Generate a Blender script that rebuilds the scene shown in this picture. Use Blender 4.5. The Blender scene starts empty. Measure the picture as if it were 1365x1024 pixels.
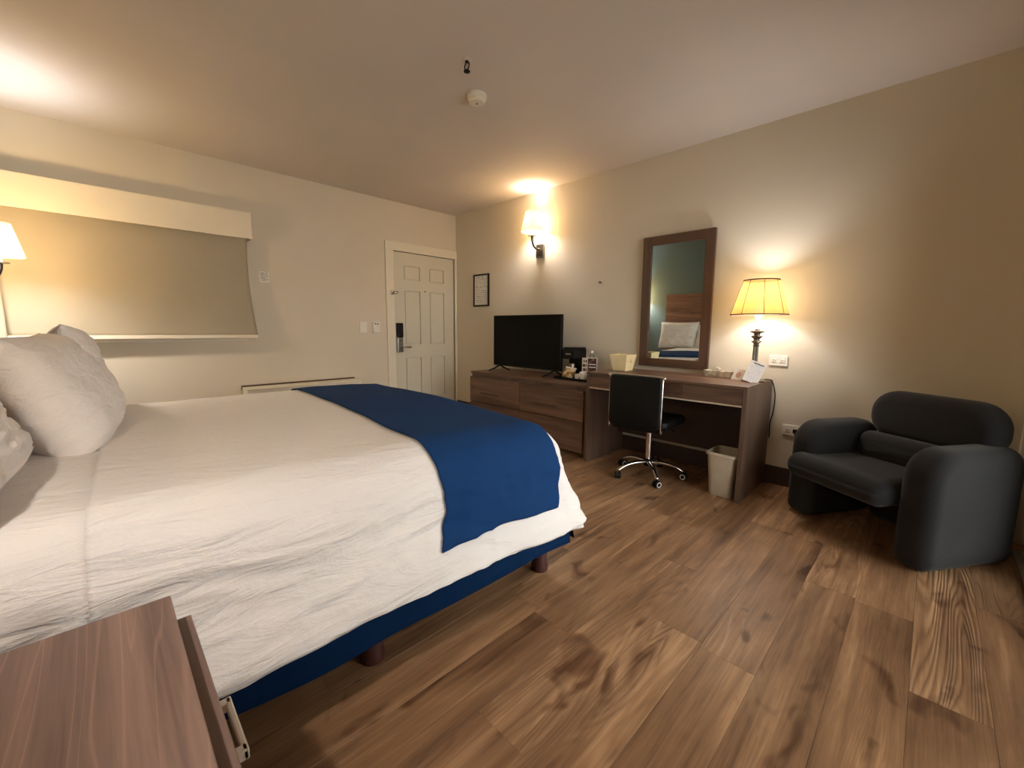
import bpy, bmesh, math, random
from mathutils import Vector, Matrix, noise, Euler
random.seed(7)
PI = math.pi
C = bpy.context.scene.collection
SC = bpy.context.scene
H = 2.613          # ceiling height
YH = -4.05         # head wall
XR = 5.14          # right wall

# ------------------------------------------------------------------ camera
yaw, pit, rol = 0.7877, 0.1339, 0.0093
fw = Vector((-math.sin(yaw)*math.cos(pit), math.cos(yaw)*math.cos(pit), -math.sin(pit)))
rt = Vector((math.cos(yaw), math.sin(yaw), 0)); up = rt.cross(fw)
r2 = rt*math.cos(rol) + up*math.sin(rol); u2 = -rt*math.sin(rol) + up*math.cos(rol)
cd = bpy.data.cameras.new('camera'); cam = bpy.data.objects.new('camera', cd); C.objects.link(cam)
M = Matrix((r2, u2, -fw)).transposed().to_4x4(); M.translation = Vector((4.6438, -3.5338, 1.1464))
cam.matrix_world = M
cd.sensor_width = 36; cd.lens = 554.66/1365*36; cd.clip_start = 0.02
SC.camera = cam

# ------------------------------------------------------------------ world, light levels, exposure
SC.view_settings.view_transform = 'Standard'; SC.view_settings.look = 'None'
SC.view_settings.gamma = 1; SC.view_settings.use_curve_mapping = False
SC.view_settings.exposure = 0.9
w = bpy.data.worlds.new('dusk'); SC.world = w; w.use_nodes = True
w.node_tree.nodes['Background'].inputs[0].default_value = (1.0, 0.90, 0.86, 1)
w.node_tree.nodes['Background'].inputs[1].default_value = 4.4
BULB = (1.0, 0.94, 0.88)
P_BED = 43; P_DESK_SCONCE = 15; P_TABLE = 10
SC.cycles.max_bounces = 10; SC.cycles.diffuse_bounces = 6
SC.cycles.sample_clamp_indirect = 6
SC.cycles.caustics_reflective = False; SC.cycles.caustics_refractive = False

def point_light(name, loc, power, color=BULB, r=0.028):
    l = bpy.data.lights.new(name, 'POINT'); l.energy = power; l.color = color; l.shadow_soft_size = r
    o = bpy.data.objects.new(name, l); C.objects.link(o); o.location = loc; return o

# ------------------------------------------------------------------ materials
def lin(r, g, b):
    f = lambda c: ((c/255+0.055)/1.055)**2.4 if c > 10 else c/255/12.92
    return (f(r), f(g), f(b), 1)

class NT:
    def __init__(s, name):
        s.m = bpy.data.materials.new(name); s.m.use_nodes = True
        s.t = s.m.node_tree; s.b = s.t.nodes['Principled BSDF']; s.n = s.t.nodes; s.l = s.t.links
    def add(s, kind, **kw):
        n = s.n.new(kind)
        for k, v in kw.items():
            setattr(n, k, v)
        return n
    def math(s, op, a, b=None, c=None):
        n = s.n.new('ShaderNodeMath'); n.operation = op
        for i, x in enumerate((a, b, c)):
            if x is None: continue
            if isinstance(x, (int, float)): n.inputs[i].default_value = x
            else: s.l.new(x, n.inputs[i])
        return n.outputs[0]
    def coords(s, scale=(1, 1, 1), kind='Object', rnd=0.0, rot=(0, 0, 0)):
        tc = s.n.new('ShaderNodeTexCoord'); mp = s.n.new('ShaderNodeMapping')
        mp.inputs['Scale'].default_value = scale; mp.inputs['Rotation'].default_value = rot
        src = tc.outputs[kind]
        if rnd:
            oi = s.n.new('ShaderNodeObjectInfo'); vm = s.n.new('ShaderNodeVectorMath'); vm.operation = 'SCALE'
            cv = s.n.new('ShaderNodeCombineXYZ')
            for i in range(3): s.l.new(oi.outputs['Random'], cv.inputs[i])
            s.l.new(cv.outputs[0], vm.inputs[0]); vm.inputs['Scale'].default_value = rnd
            va = s.n.new('ShaderNodeVectorMath'); va.operation = 'ADD'
            s.l.new(src, va.inputs[0]); s.l.new(vm.outputs[0], va.inputs[1]); src = va.outputs[0]
        s.l.new(src, mp.inputs[0]); return mp.outputs[0]
    def noise(s, vec, scale=5, detail=3, rough=0.5, dist=0.0):
        n = s.n.new('ShaderNodeTexNoise'); s.l.new(vec, n.inputs['Vector'])
        n.inputs['Scale'].default_value = scale; n.inputs['Detail'].default_value = detail
        n.inputs['Roughness'].default_value = rough; n.inputs['Distortion'].default_value = dist
        return n.outputs['Fac']
    def ramp(s, fac, stops):
        n = s.n.new('ShaderNodeValToRGB'); s.l.new(fac, n.inputs[0]); e = n.color_ramp.elements
        while len(e) > len(stops): e.remove(e[-1])
        while len(e) < len(stops): e.new(0.5)
        for el, (p, c) in zip(e, stops):
            el.position = p; el.color = c
        return n.outputs[0]
    def mix(s, fac, a, b, mode='MIX'):
        n = s.n.new('ShaderNodeMix'); n.data_type = 'RGBA'; n.blend_type = mode
        for i, x in ((0, fac), (6, a), (7, b)):
            if isinstance(x, (int, float)): n.inputs[i].default_value = x
            elif isinstance(x, tuple): n.inputs[i].default_value = x
            else: s.l.new(x, n.inputs[i])
        return n.outputs[2]
    def bump(s, h, strength=0.3, dist=0.01, normal=None):
        n = s.n.new('ShaderNodeBump'); n.inputs['Strength'].default_value = strength
        n.inputs['Distance'].default_value = dist; s.l.new(h, n.inputs['Height'])
        if normal: s.l.new(normal, n.inputs['Normal'])
        s.l.new(n.outputs[0], s.b.inputs['Normal']); return n.outputs[0]
    def set(s, **kw):
        for k, v in kw.items():
            k = k.replace('_', ' ')
            if hasattr(v, 'links') or hasattr(v, 'is_linked'): s.l.new(v, s.b.inputs[k])
            else: s.b.inputs[k].default_value = v
        return s

def plain(name, col, rough=0.5, metal=0.0, var=0.06, **kw):
    t = NT(name); v = t.coords()
    n = t.noise(v, 14, 3)
    a = tuple(c*(1-var) for c in col[:3])+(1,); b = tuple(min(1, c*(1+var)) for c in col[:3])+(1,)
    t.set(Base_Color=t.ramp(n, [(0.3, a), (0.7, b)]), Roughness=rough, Metallic=metal, **kw)
    return t.m

def paint(name, col, bump=0.08, rough=0.75):
    t = NT(name); v = t.coords()
    n = t.noise(v, 1.3, 3); f = t.noise(v, 160, 2)
    a = tuple(c*0.97 for c in col[:3])+(1,); b = tuple(min(1, c*1.03) for c in col[:3])+(1,)
    t.set(Base_Color=t.ramp(n, [(0.3, a), (0.7, b)]), Roughness=rough)
    t.bump(f, bump, 0.002); return t.m

def laminate(name, dark, light, axis='X', rough=0.42, sc=1.0, contrast=(0.32, 0.68), swirl=0.6, veins=0.0):
    """wood-grain laminate, grain running along one axis"""
    t = NT(name)
    s = {'X': (0.55, 9, 9), 'Y': (9, 0.55, 9), 'Z': (9, 9, 0.55)}[axis]
    s2 = {'X': (3, 220, 220), 'Y': (220, 3, 220), 'Z': (220, 220, 3)}[axis]
    v = t.coords(tuple(k*sc for k in s), rnd=3.0)
    a = t.noise(v, 1.6, 5, 0.62, swirl)
    f = t.noise(t.coords(s2, rnd=1.0), 1, 2)
    k = t.math('ADD', t.math('MULTIPLY', a, 0.86), t.math('MULTIPLY', f, 0.14))
    mid = tuple((p+q)/2*0.95 for p, q in zip(dark, light))
    col = t.ramp(k, [(contrast[0], dark), (0.5, mid), (contrast[1], light)])
    if veins:
        vn = t.noise(t.coords(tuple(q*0.55*sc for q in s), rnd=9.0), 2.0, 2, 0.5, 0.8)
        O, I = (0, 0, 0, 1), (veins, veins, veins, 1)
        k1 = t.ramp(vn, [(0.418, O), (0.424, I), (0.432, O), (0.462, O), (0.466, I), (0.471, O), (0.540, O), (0.545, I), (0.552, O)])
        col = t.mix(k1, col, tuple(min(1, c*1.35) for c in light[:3])+(1,))
    t.set(Base_Color=col, Roughness=rough)
    t.bump(f, 0.06, 0.001); return t.m

def floorwood():
    t = NT('oak_vinyl_plank')
    oi = t.n.new('ShaderNodeObjectInfo')
    v = t.coords((1.0, 0.11, 1.0), rnd=23.0)
    fld = t.noise(v, 5.0, 2, 0.45, 0.35)
    rings = t.math('SINE', t.math('MULTIPLY', fld, 190.0))
    rings = t.math('POWER', t.math('MULTIPLY_ADD', rings, 0.5, 0.5), 0.6)
    strong = t.math('GREATER_THAN', oi.outputs['Random'], 0.62)
    fine = t.noise(t.coords((150, 5, 150), rnd=7.0), 1, 3, 0.6)
    blot = t.noise(t.coords((1.0, 0.34, 1.0), rnd=11.0), 3.4, 4, 0.6, 0.4)
    streak = t.noise(t.coords((26, 1.1, 26), rnd=5.0), 1, 4, 0.6, 0.3)
    knot = t.noise(t.coords((1.0, 0.45, 1.0), rnd=31.0), 7.5, 2, 0.5, 0.8)
    k = t.math('ADD', t.math('MULTIPLY', streak, 0.38), t.math('MULTIPLY', blot, 0.46))
    k = t.math('ADD', k, t.math('MULTIPLY', fine, 0.15))
    k = t.math('ADD', k, t.math('MULTIPLY', t.math('SUBTRACT', oi.outputs['Random'], 0.5), 0.055))
    gate = t.ramp(t.noise(t.coords((0.8, 0.3, 1), rnd=41.0), 2.2, 1), [(0.42, (0, 0, 0, 1)), (0.62, (1, 1, 1, 1))])
    k = t.math('ADD', k, t.math('MULTIPLY', t.math('MULTIPLY', t.math('SUBTRACT', rings, 0.5), t.math('MULTIPLY_ADD', strong, 0.055, 0.025)), t.math('MAXIMUM', gate, t.math('MULTIPLY', strong, 0.7))))
    col = t.ramp(k, [(0.28, lin(54, 37, 25)), (0.41, lin(116, 85, 60)), (0.53, lin(152, 116, 84)), (0.70, lin(206, 166, 126))])
    kn = t.ramp(knot, [(0.60, (1, 1, 1, 1)), (0.71, (0.36, 0.27, 0.21, 1))])
    col = t.mix(1.0, col, kn, 'MULTIPLY')
    t.set(Base_Color=col, Roughness=t.math('MULTIPLY_ADD', rings, 0.10, 0.36))
    h = t.math('ADD', t.math('MULTIPLY', t.math('MULTIPLY', rings, t.math('MULTIPLY_ADD', strong, 1.6, 0.3)), gate), t.math('MULTIPLY', fine, 0.5))
    t.bump(h, 0.45, 0.0018); return t.m

def fabric(name, col, rough=0.9, weave=700, bump=0.12, var=0.05, sheen=0.15, mottled=0.0):
    t = NT(name); v = t.coords()
    big = t.noise(v, 3.0, 3); fi = t.noise(v, weave, 2, 0.6)
    k = t.math('ADD', t.math('MULTIPLY', big, 1-mottled), t.math('MULTIPLY', fi, mottled))
    a = tuple(c*(1-var) for c in col[:3])+(1,); b = tuple(min(1, c*(1+var)) for c in col[:3])+(1,)
    t.set(Base_Color=t.ramp(k, [(0.3, a), (0.7, b)]), Roughness=rough)
    t.b.inputs['Sheen Weight'].default_value = sheen; t.b.inputs['Specular IOR Level'].default_value = 0.15
    t.bump(fi, bump, 0.001); return t.m

def linen(name, col):
    """cotton sheet with soft creases"""
    t = NT(name); v = t.coords()
    c1 = t.noise(t.coords((3.2, 1.0, 4.5)), 3.6, 5, 0.62, 1.0)
    c2 = t.noise(v, 16, 4, 0.6, 0.8); fi = t.noise(v, 600, 2)
    h = t.math('ADD', t.math('MULTIPLY', c1, 1.0), t.math('MULTIPLY', c2, 0.16))
    h = t.math('ADD', h, t.math('MULTIPLY', fi, 0.01))
    t.set(Base_Color=col, Roughness=0.88); t.b.inputs['Sheen Weight'].default_value = 0.1
    t.bump(h, 0.8, 0.02); return t.m

def print_mat(name, paper, ink, rows=10, cols=2.2, axes='XZ', fill=0.5, size=(1, 1)):
    """paper with lines of small print, in object coordinates scaled to one page"""
    t = NT(name); tc = t.n.new('ShaderNodeTexCoord'); sp = t.n.new('ShaderNodeSeparateXYZ')
    t.l.new(tc.outputs['Object'], sp.inputs[0])
    u = t.math('DIVIDE', sp.outputs[axes[0]], size[0]); v = t.math('DIVIDE', sp.outputs[axes[1]], size[1])
    fr = t.math('FRACT', t.math('MULTIPLY', v, rows))
    line = t.math('LESS_THAN', fr, fill)
    rowid = t.math('FLOOR', t.math('MULTIPLY', v, rows))
    cv = t.n.new('ShaderNodeCombineXYZ'); t.l.new(t.math('MULTIPLY', u, cols*6), cv.inputs[0]); t.l.new(rowid, cv.inputs[1])
    n = t.noise(cv.outputs[0], 1.3, 1)
    word = t.math('GREATER_THAN', n, 0.46)
    inside = t.math('MULTIPLY', t.math('LESS_THAN', t.math('ABSOLUTE', u), 0.42), t.math('LESS_THAN', t.math('ABSOLUTE', t.math('SUBTRACT', v, 0.5)), 0.44))
    k = t.math('MULTIPLY', t.math('MULTIPLY', line, word), inside)
    t.set(Base_Color=t.mix(k, paper, ink), Roughness=0.6); return t.m

def shade_mat(name, bot, top, z0, z1, e0, e1, clear=0.55, thru=(1.0, 0.88, 0.66, 1)):
    """lit lamp shade: glows from the bulb inside, strongest round the bulb"""
    t = NT(name); tc = t.n.new('ShaderNodeTexCoord'); sp = t.n.new('ShaderNodeSeparateXYZ')
    t.l.new(tc.outputs['Object'], sp.inputs[0])
    f = t.math('DIVIDE', t.math('SUBTRACT', sp.outputs['Z'], z0), z1-z0)
    col = t.ramp(f, [(0.0, bot), (0.55, tuple((a+b)/2 for a, b in zip(bot, top))), (0.9, top)])
    st = t.n.new('ShaderNodeMapRange'); t.l.new(f, st.inputs[0])
    st.inputs[3].default_value = e0; st.inputs[4].default_value = e1
    wv = t.noise(t.coords((40, 40, 260)), 1, 2)
    s2 = t.math('MULTIPLY', st.outputs[0], t.math('MULTIPLY_ADD', wv, 0.3, 0.85))
    t.set(Base_Color=(0.50, 0.36, 0.17, 1), Roughness=0.9)
    t.l.new(col, t.b.inputs['Emission Color']); t.l.new(s2, t.b.inputs['Emission Strength'])
    tr = t.n.new('ShaderNodeBsdfTransparent'); tr.inputs[0].default_value = thru
    mx = t.n.new('ShaderNodeMixShader'); mx.inputs[0].default_value = clear
    t.l.new(t.b.outputs[0], mx.inputs[1]); t.l.new(tr.outputs[0], mx.inputs[2]); t.l.new(mx.outputs[0], t.n['Material Output'].inputs[0])
    return t.m

def emit(name, col, s):
    t = NT(name); t.set(Base_Color=col, Roughness=0.6)
    t.b.inputs['Emission Color'].default_value = col; t.b.inputs['Emission Strength'].default_value = s
    return t.m

def pane_glass(name, tint=(0.9, 0.95, 0.95, 1)):
    t = NT(name); t.n.remove(t.b); out = t.n['Material Output']
    tr = t.n.new('ShaderNodeBsdfTransparent'); tr.inputs[0].default_value = tint
    gl = t.n.new('ShaderNodeBsdfGlossy'); gl.inputs['Roughness'].default_value = 0.02
    fr = t.n.new('ShaderNodeFresnel'); fr.inputs[0].default_value = 1.45
    mx = t.n.new('ShaderNodeMixShader'); t.l.new(fr.outputs[0], mx.inputs[0])
    t.l.new(tr.outputs[0], mx.inputs[1]); t.l.new(gl.outputs[0], mx.inputs[2]); t.l.new(mx.outputs[0], out.inputs[0])
    return t.m

m_wall = paint('cream_wall_paint', (0.64, 0.58, 0.475, 1))
m_head = paint('teal_grey_wall_paint', (0.115, 0.155, 0.15, 1))
m_ceil = paint('ceiling_paint', (0.62, 0.565, 0.53, 1), 0.12)
m_trim = paint('trim_paint', (0.72, 0.67, 0.55, 1), 0.04, 0.5)
m_door = paint('door_paint', (0.60, 0.57, 0.47, 1), 0.05, 0.5)
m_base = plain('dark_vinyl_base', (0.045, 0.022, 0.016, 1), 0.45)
m_floor = floorwood()
m_sub = plain('subfloor', (0.03, 0.018, 0.012, 1), 0.8)
m_wood = laminate('walnut_laminate_x', lin(62, 43, 34), lin(126, 96, 78), 'X', veins=0.25)
m_woodz = laminate('walnut_laminate_z', lin(76, 58, 48), lin(112, 88, 74), 'Z')
m_head_w = laminate('headboard_laminate', lin(84, 56, 44), lin(150, 110, 88), 'X', sc=0.9, veins=0.5)
m_mirw_z = laminate('mirror_frame_z', lin(68, 49, 39), lin(104, 76, 60), 'Z')
m_mirw_x = laminate('mirror_frame_x', lin(68, 49, 39), lin(104, 76, 60), 'X')
m_night = laminate('cool_lit_walnut_laminate', lin(84, 67, 64), lin(152, 126, 115), 'X', rough=0.5, sc=0.8, contrast=(0.3, 0.7), swirl=0.9, veins=0.4)  # same laminate as the other furniture, cool light put into its colour
m_edge = plain('pale_edge_strip', lin(206, 190, 170), 0.4)
m_black = plain('black_plastic', (0.006, 0.006, 0.006, 1), 0.45, Specular_IOR_Level=0.2)
m_screen = plain('screen_glass', (0.003, 0.003, 0.003, 1), 0.25, Specular_IOR_Level=0.12)
m_leather = plain('black_leatherette', (0.004, 0.004, 0.004, 1), 0.5, Specular_IOR_Level=0.2)
m_chrome = plain('chrome', (0.78, 0.76, 0.73, 1), 0.12, 1.0, 0.01)
m_nickel = plain('brushed_nickel', (0.34, 0.31, 0.28, 1), 0.32, 1.0)
m_dknick = plain('dark_nickel', (0.16, 0.14, 0.12, 1), 0.3, 1.0)
m_white = plain('white_plastic', (0.78, 0.75, 0.68, 1), 0.4)
m_paper = plain('white_paper', (0.85, 0.84, 0.82, 1), 0.8, 0, 0.02)
m_sheet = linen('white_cotton', (0.76, 0.735, 0.72, 1))
m_pillow = linen('pillow_cotton', (0.76, 0.725, 0.71, 1))
m_blue = fabric('navy_blue_cloth', (0.007, 0.038, 0.128, 1), 0.95, 500, 0.1, 0.08, 0.0)
m_skirt = fabric('navy_skirt_cloth', (0.007, 0.036, 0.115, 1), 0.95, 500, 0.1, 0.1, 0.0)
m_grey = fabric('charcoal_wool', (0.022, 0.022, 0.0235, 1), 0.95, 420, 0.5, 0.35, 0.1, 0.7)
m_blind = fabric('beige_blind_cloth', (0.66, 0.59, 0.46, 1), 0.85, 900, 0.08, 0.03, 0.0)
m_val = fabric('pale_valance_cloth', (0.78, 0.71, 0.58, 1), 0.85, 900, 0.08, 0.03, 0.0)
m_bin = plain('grey_beige_plastic', lin(196, 186, 168), 0.5)
m_cream = plain('cream_plastic', lin(240, 224, 178), 0.45)
m_glass = pane_glass('clear_glass')
m_bedleg = plain('dark_red_wood', (0.05, 0.014, 0.012, 1), 0.4)
m_matt = fabric('mattress_ticking', (0.6, 0.58, 0.55, 1))
m_alu = plain('aluminium', (0.42, 0.42, 0.43, 1), 0.4, 0.8)
m_shade = shade_mat('sconce_shade', (1.0, 0.50, 0.10, 1), (1.0, 0.70, 0.30, 1), 0, 0.2, 0.45, 2.2)
m_shade2 = shade_mat('table_lamp_shade', (0.95, 0.47, 0.13, 1), (1.0, 0.66, 0.22, 1), 0, 0.24, 0.20, 0.30)
m_inner = emit('shade_lining', (1.0, 0.85, 0.62, 1), 2.0)
def bulb_mat():
    t = NT('bulb_glass'); t.n.remove(t.b); em = t.n.new('ShaderNodeEmission'); em.inputs[0].default_value = (1, 0.88, 0.68, 1); em.inputs[1].default_value = 1.5
    tr = t.n.new('ShaderNodeBsdfTransparent'); mx = t.n.new('ShaderNodeMixShader'); mx.inputs[0].default_value = 0.25
    t.l.new(tr.outputs[0], mx.inputs[1]); t.l.new(em.outputs[0], mx.inputs[2]); t.l.new(mx.outputs[0], t.n['Material Output'].inputs[0]); return t.m
m_bulb = bulb_mat()
m_sleeve = emit('lit_candle_sleeve', (1.0, 0.85, 0.55, 1), 1.6)
m_brown = plain('brown_piping', (0.10, 0.05, 0.03, 1), 0.7)

# ------------------------------------------------------------------ mesh helpers
def B(): return bmesh.new()

def obj(name, bm, mat, parent=None, smooth=False, loc=None, rot=None, label=None, ang=None):
    bmesh.ops.recalc_face_normals(bm, faces=bm.faces)
    me = bpy.data.meshes.new(name); bm.to_mesh(me); bm.free()
    for m in (mat if isinstance(mat, (list, tuple)) else [mat]): me.materials.append(m)
    if smooth or ang:
        for p in me.polygons: p.use_smooth = True
        if ang is not None or smooth == 'auto':
            me.set_sharp_from_angle(angle=math.radians(ang or 40))
    o = bpy.data.objects.new(name, me); C.objects.link(o)
    if parent: o.parent = parent
    if loc: o.location = loc
    if rot: o.rotation_euler = rot
    if label: o['label'] = label
    return o

def thing(name, label, cat, loc=(0, 0, 0), rz=0, group=None, rot=None):
    o = bpy.data.objects.new(name, None); C.objects.link(o); o.empty_display_size = 0.05
    o.location = loc; o.rotation_euler = rot or (0, 0, rz); o['label'] = label; o['category'] = cat
    if group: o['group'] = group
    return o

def tag(o, label, cat, group=None):
    o['label'] = label; o['category'] = cat
    if group: o['group'] = group
    return o

def struct(o):
    o['kind'] = 'structure'; return o

def box(bm, x0, x1, y0, y1, z0, z1, bev=0.0, seg=2, mi=0):
    vs = [bm.verts.new(p) for p in ((x0, y0, z0), (x1, y0, z0), (x1, y1, z0), (x0, y1, z0), (x0, y0, z1), (x1, y0, z1), (x1, y1, z1), (x0, y1, z1))]
    fs = [bm.faces.new([vs[i] for i in f]) for f in ((3, 2, 1, 0), (4, 5, 6, 7), (0, 1, 5, 4), (1, 2, 6, 5), (2, 3, 7, 6), (3, 0, 4, 7))]
    for f in fs: f.material_index = mi
    if bev:
        es = list({e for f in fs for e in f.edges})
        r = bmesh.ops.bevel(bm, geom=es, offset=bev, segments=seg, profile=0.5, affect='EDGES')
        for f in r['faces']: f.material_index = mi
    return bm

def bx(*a, **k): return box(B(), *a, **k)

def lathe(bm, prof, n=32, center=(0, 0, 0), mi=0, cap=True, closed=False):
    rings = []
    for r, z in prof:
        rings.append([bm.verts.new((center[0]+r*math.cos(2*PI*i/n), center[1]+r*math.sin(2*PI*i/n), center[2]+z)) for i in range(n)])
    idx = list(range(len(rings)-1))
    for k in idx:
        a, b = rings[k], rings[k+1]
        for i in range(n):
            bm.faces.new((a[i], a[(i+1) % n], b[(i+1) % n], b[i])).material_index = mi
    if closed:
        a, b = rings[-1], rings[0]
        for i in range(n): bm.faces.new((a[i], a[(i+1) % n], b[(i+1) % n], b[i])).material_index = mi
    elif cap:
        bm.faces.new(rings[0][::-1]).material_index = mi; bm.faces.new(rings[-1]).material_index = mi
    return bm

def tube(bm, pts, r, n=10, mi=0, flat=1.0):
    pts = [Vector(p) for p in pts]; rr = r if isinstance(r, (list, tuple)) else [r]*len(pts)
    rings = []; prev = None
    for i, p in enumerate(pts):
        t = (pts[min(i+1, len(pts)-1)]-pts[max(i-1, 0)]).normalized()
        if prev is None:
            a = Vector((0, 0, 1)) if abs(t.z) < 0.9 else Vector((0, 1, 0))
            u = t.cross(a).normalized()
        else:
            u = (prev-t*prev.dot(t)).normalized()
        prev = u; v = t.cross(u)
        rings.append([bm.verts.new(p+(u*math.cos(2*PI*k/n)+v*math.sin(2*PI*k/n)*flat)*rr[i]) for k in range(n)])
    for a, b in zip(rings, rings[1:]):
        for k in range(n): bm.faces.new((a[k], a[(k+1) % n], b[(k+1) % n], b[k])).material_index = mi
    bm.faces.new(rings[0][::-1]).material_index = mi; bm.faces.new(rings[-1]).material_index = mi
    return bm

def spline(pts, n=8):
    pts = [Vector(p) for p in pts]; out = []
    P = [2*pts[0]-pts[1]]+pts+[2*pts[-1]-pts[-2]]
    for i in range(1, len(P)-2):
        for k in range(n):
            t = k/n
            out.append(0.5*((2*P[i])+(-P[i-1]+P[i+1])*t+(2*P[i-1]-5*P[i]+4*P[i+1]-P[i+2])*t*t+(-P[i-1]+3*P[i]-3*P[i+1]+P[i+2])*t**3))
    out.append(pts[-1]); return out

def rrect(a0, a1, b0, b1, radii, n=8):
    """rounded rectangle outline; radii: (a0b0, a1b0, a1b1, a0b1)"""
    out = []
    for (ca, cb, sx, sy, st), r in zip(((a0, b0, 1, 1, PI), (a1, b0, -1, 1, 1.5*PI), (a1, b1, -1, -1, 0), (a0, b1, 1, -1, 0.5*PI)), radii):
        for k in range(n+1):
            th = st+k/n*PI/2
            out.append((ca+sx*r+math.cos(th)*r, cb+sy*r+math.sin(th)*r))
    return out

def slab(bm, a0, a1, b0, b1, radii, w0, w1, r, plane='YZ', seg=6, crown=0.0):
    """soft slab: rounded rectangle outline in a plane, thickness along the third axis, rounded rim"""
    def place(a, b, w):
        return {'YZ': (w, a, b), 'XZ': (a, w, b), 'XY': (a, b, w)}[plane]
    rings = []
    prof = []
    for k in range(seg+1):
        th = k/seg*PI/2
        prof.append((r*(1-math.sin(th)), w0+r*(1-math.cos(th))))
    for k in range(seg+1):
        th = PI/2-k/seg*PI/2
        prof.append((r*(1-math.sin(th)), w1-r*(1-math.cos(th))))
    for ins, w in prof:
        o = rrect(a0+ins, a1-ins, b0+ins, b1-ins, [max(q-ins, 0.004) for q in radii])
        rings.append([bm.verts.new(place(a, b, w)) for a, b in o])
    n = len(rings[0])
    for p, q in zip(rings, rings[1:]):
        for i in range(n): bm.faces.new((p[i], p[(i+1) % n], q[(i+1) % n], q[i]))
    ca, cb = (a0+a1)/2, (b0+b1)/2
    for ring, w, sgn in ((rings[0], w0, -1), (rings[-1], w1, 1)):
        last = ring
        for s in (0.66, 0.33):
            nr = []
            for v in last if s == 0.66 else base:
                pass
            nr = [bm.verts.new(place(ca+(a-ca)*s, cb+(b-cb)*s, w+sgn*crown*(1-s*s))) for a, b in rrect(a0+r, a1-r, b0+r, b1-r, [max(q-r, 0.004) for q in radii])]
            for i in range(n): bm.faces.new((last[i], last[(i+1) % n], nr[(i+1) % n], nr[i]))
            last = nr; base = nr
        c = bm.verts.new(place(ca, cb, w+sgn*crown))
        for i in range(n): bm.faces.new((last[i], last[(i+1) % n], c))
    return bm

def quadgrid(bm, f, nu, nv, mi=0):
    g = [[bm.verts.new(f(i/nu, j/nv)) for j in range(nv+1)] for i in range(nu+1)]
    for i in range(nu):
        for j in range(nv):
            bm.faces.new((g[i][j], g[i+1][j], g[i+1][j+1], g[i][j+1])).material_index = mi
    return g

# ================================================================== THE ROOM
# floor: a subfloor with every plank a piece of its own
fl = struct(obj('floor', bx(-0.02, XR+0.5, YH-0.02, 0.02, -0.08, -0.006), m_sub))
PW, PL = 0.182, 1.22
ncol = int((XR+0.05)/PW)+1
for i in range(ncol):
    x0 = -0.03+i*PW; off = ((i*0.37+0.13*((i*7) % 5)) % 1.0)*PL
    y = YH-0.02-PL+off
    while y < 0.02:
        a, b = max(y, YH-0.02), min(y+PL, 0.02); x1 = min(x0+PW, XR+0.02)
        if b-a > 0.05:
            cx, cy = (x0+x1)/2, (a+b)/2; g = 0.0003
            bm = B(); hx, hy = (x1-x0)/2-g, (b-a)/2-g
            box(bm, -hx, hx, -hy, hy, -0.006, 0.0)
            top = [e for e in bm.edges if all(v.co.z > -0.001 for v in e.verts)]
            bmesh.ops.bevel(bm, geom=top, offset=0.0007, segments=1, affect='EDGES')
            obj('plank', bm, m_floor, fl, loc=(cx, cy, 0))
        y += PL

struct(obj('ceiling', bx(-0.1, XR+0.2, YH-0.1, 0.1, H, H+0.08), m_ceil))
struct(obj('wall_right', bx(-0.1, XR+0.2, 0, 0.1, 0, H), m_wall))           # desk wall
struct(obj('wall_back', bx(-0.1, XR+0.2, YH-0.1, YH, 0, H), m_head))        # headboard wall

# door wall with a window recess and a doorway
WY0, WY1, WZ0, WZ1 = -3.95, -2.52, 1.03, 2.06
DY0, DY1, DZ = -0.942, -0.032, 2.05
bm = B()
for y0, y1, z0, z1 in ((YH, WY0, 0, H), (WY0, WY1, 0, WZ0), (WY0, WY1, WZ1, H), (WY1, DY0, 0, H), (DY0, DY1, DZ, H), (DY1, 0, 0, H)):
    box(bm, -0.1, 0, y0, y1, z0, z1)
bmesh.ops.remove_doubles(bm, verts=bm.verts, dist=0.0001)
struct(obj('wall_left', bm, m_wall))
win = struct(obj('window_1', bx(-0.098, -0.085, WY0, WY1, WZ0, WZ1), m_glass))
bm = B()
for y0, y1, z0, z1 in ((WY0, WY1, WZ0, WZ0+0.05), (WY0, WY1, WZ1-0.05, WZ1), (WY0, WY0+0.05, WZ0, WZ1), (WY1-0.05, WY1, WZ0, WZ1), (-3.26, -3.21, WZ0, WZ1)):
    box(bm, -0.1, -0.06, y0, y1, z0, z1, 0.004)
obj('window_frame', bm, m_trim, win)
obj('window_sill', bx(-0.09, 0.015, WY0-0.02, WY1+0.02, WZ0-0.03, WZ0, 0.004), m_trim, win)
struct(obj('window_sky_block', bx(-0.5, -0.45, YH-0.3, -2.2, 0, H), m_sub))   # added unseen slab, keeps sky light off the back of the blind
struct(obj('wall_outer_door', bx(-0.22, -0.14, DY0-0.1, DY1+0.03, 0, 2.2), m_sub))

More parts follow.
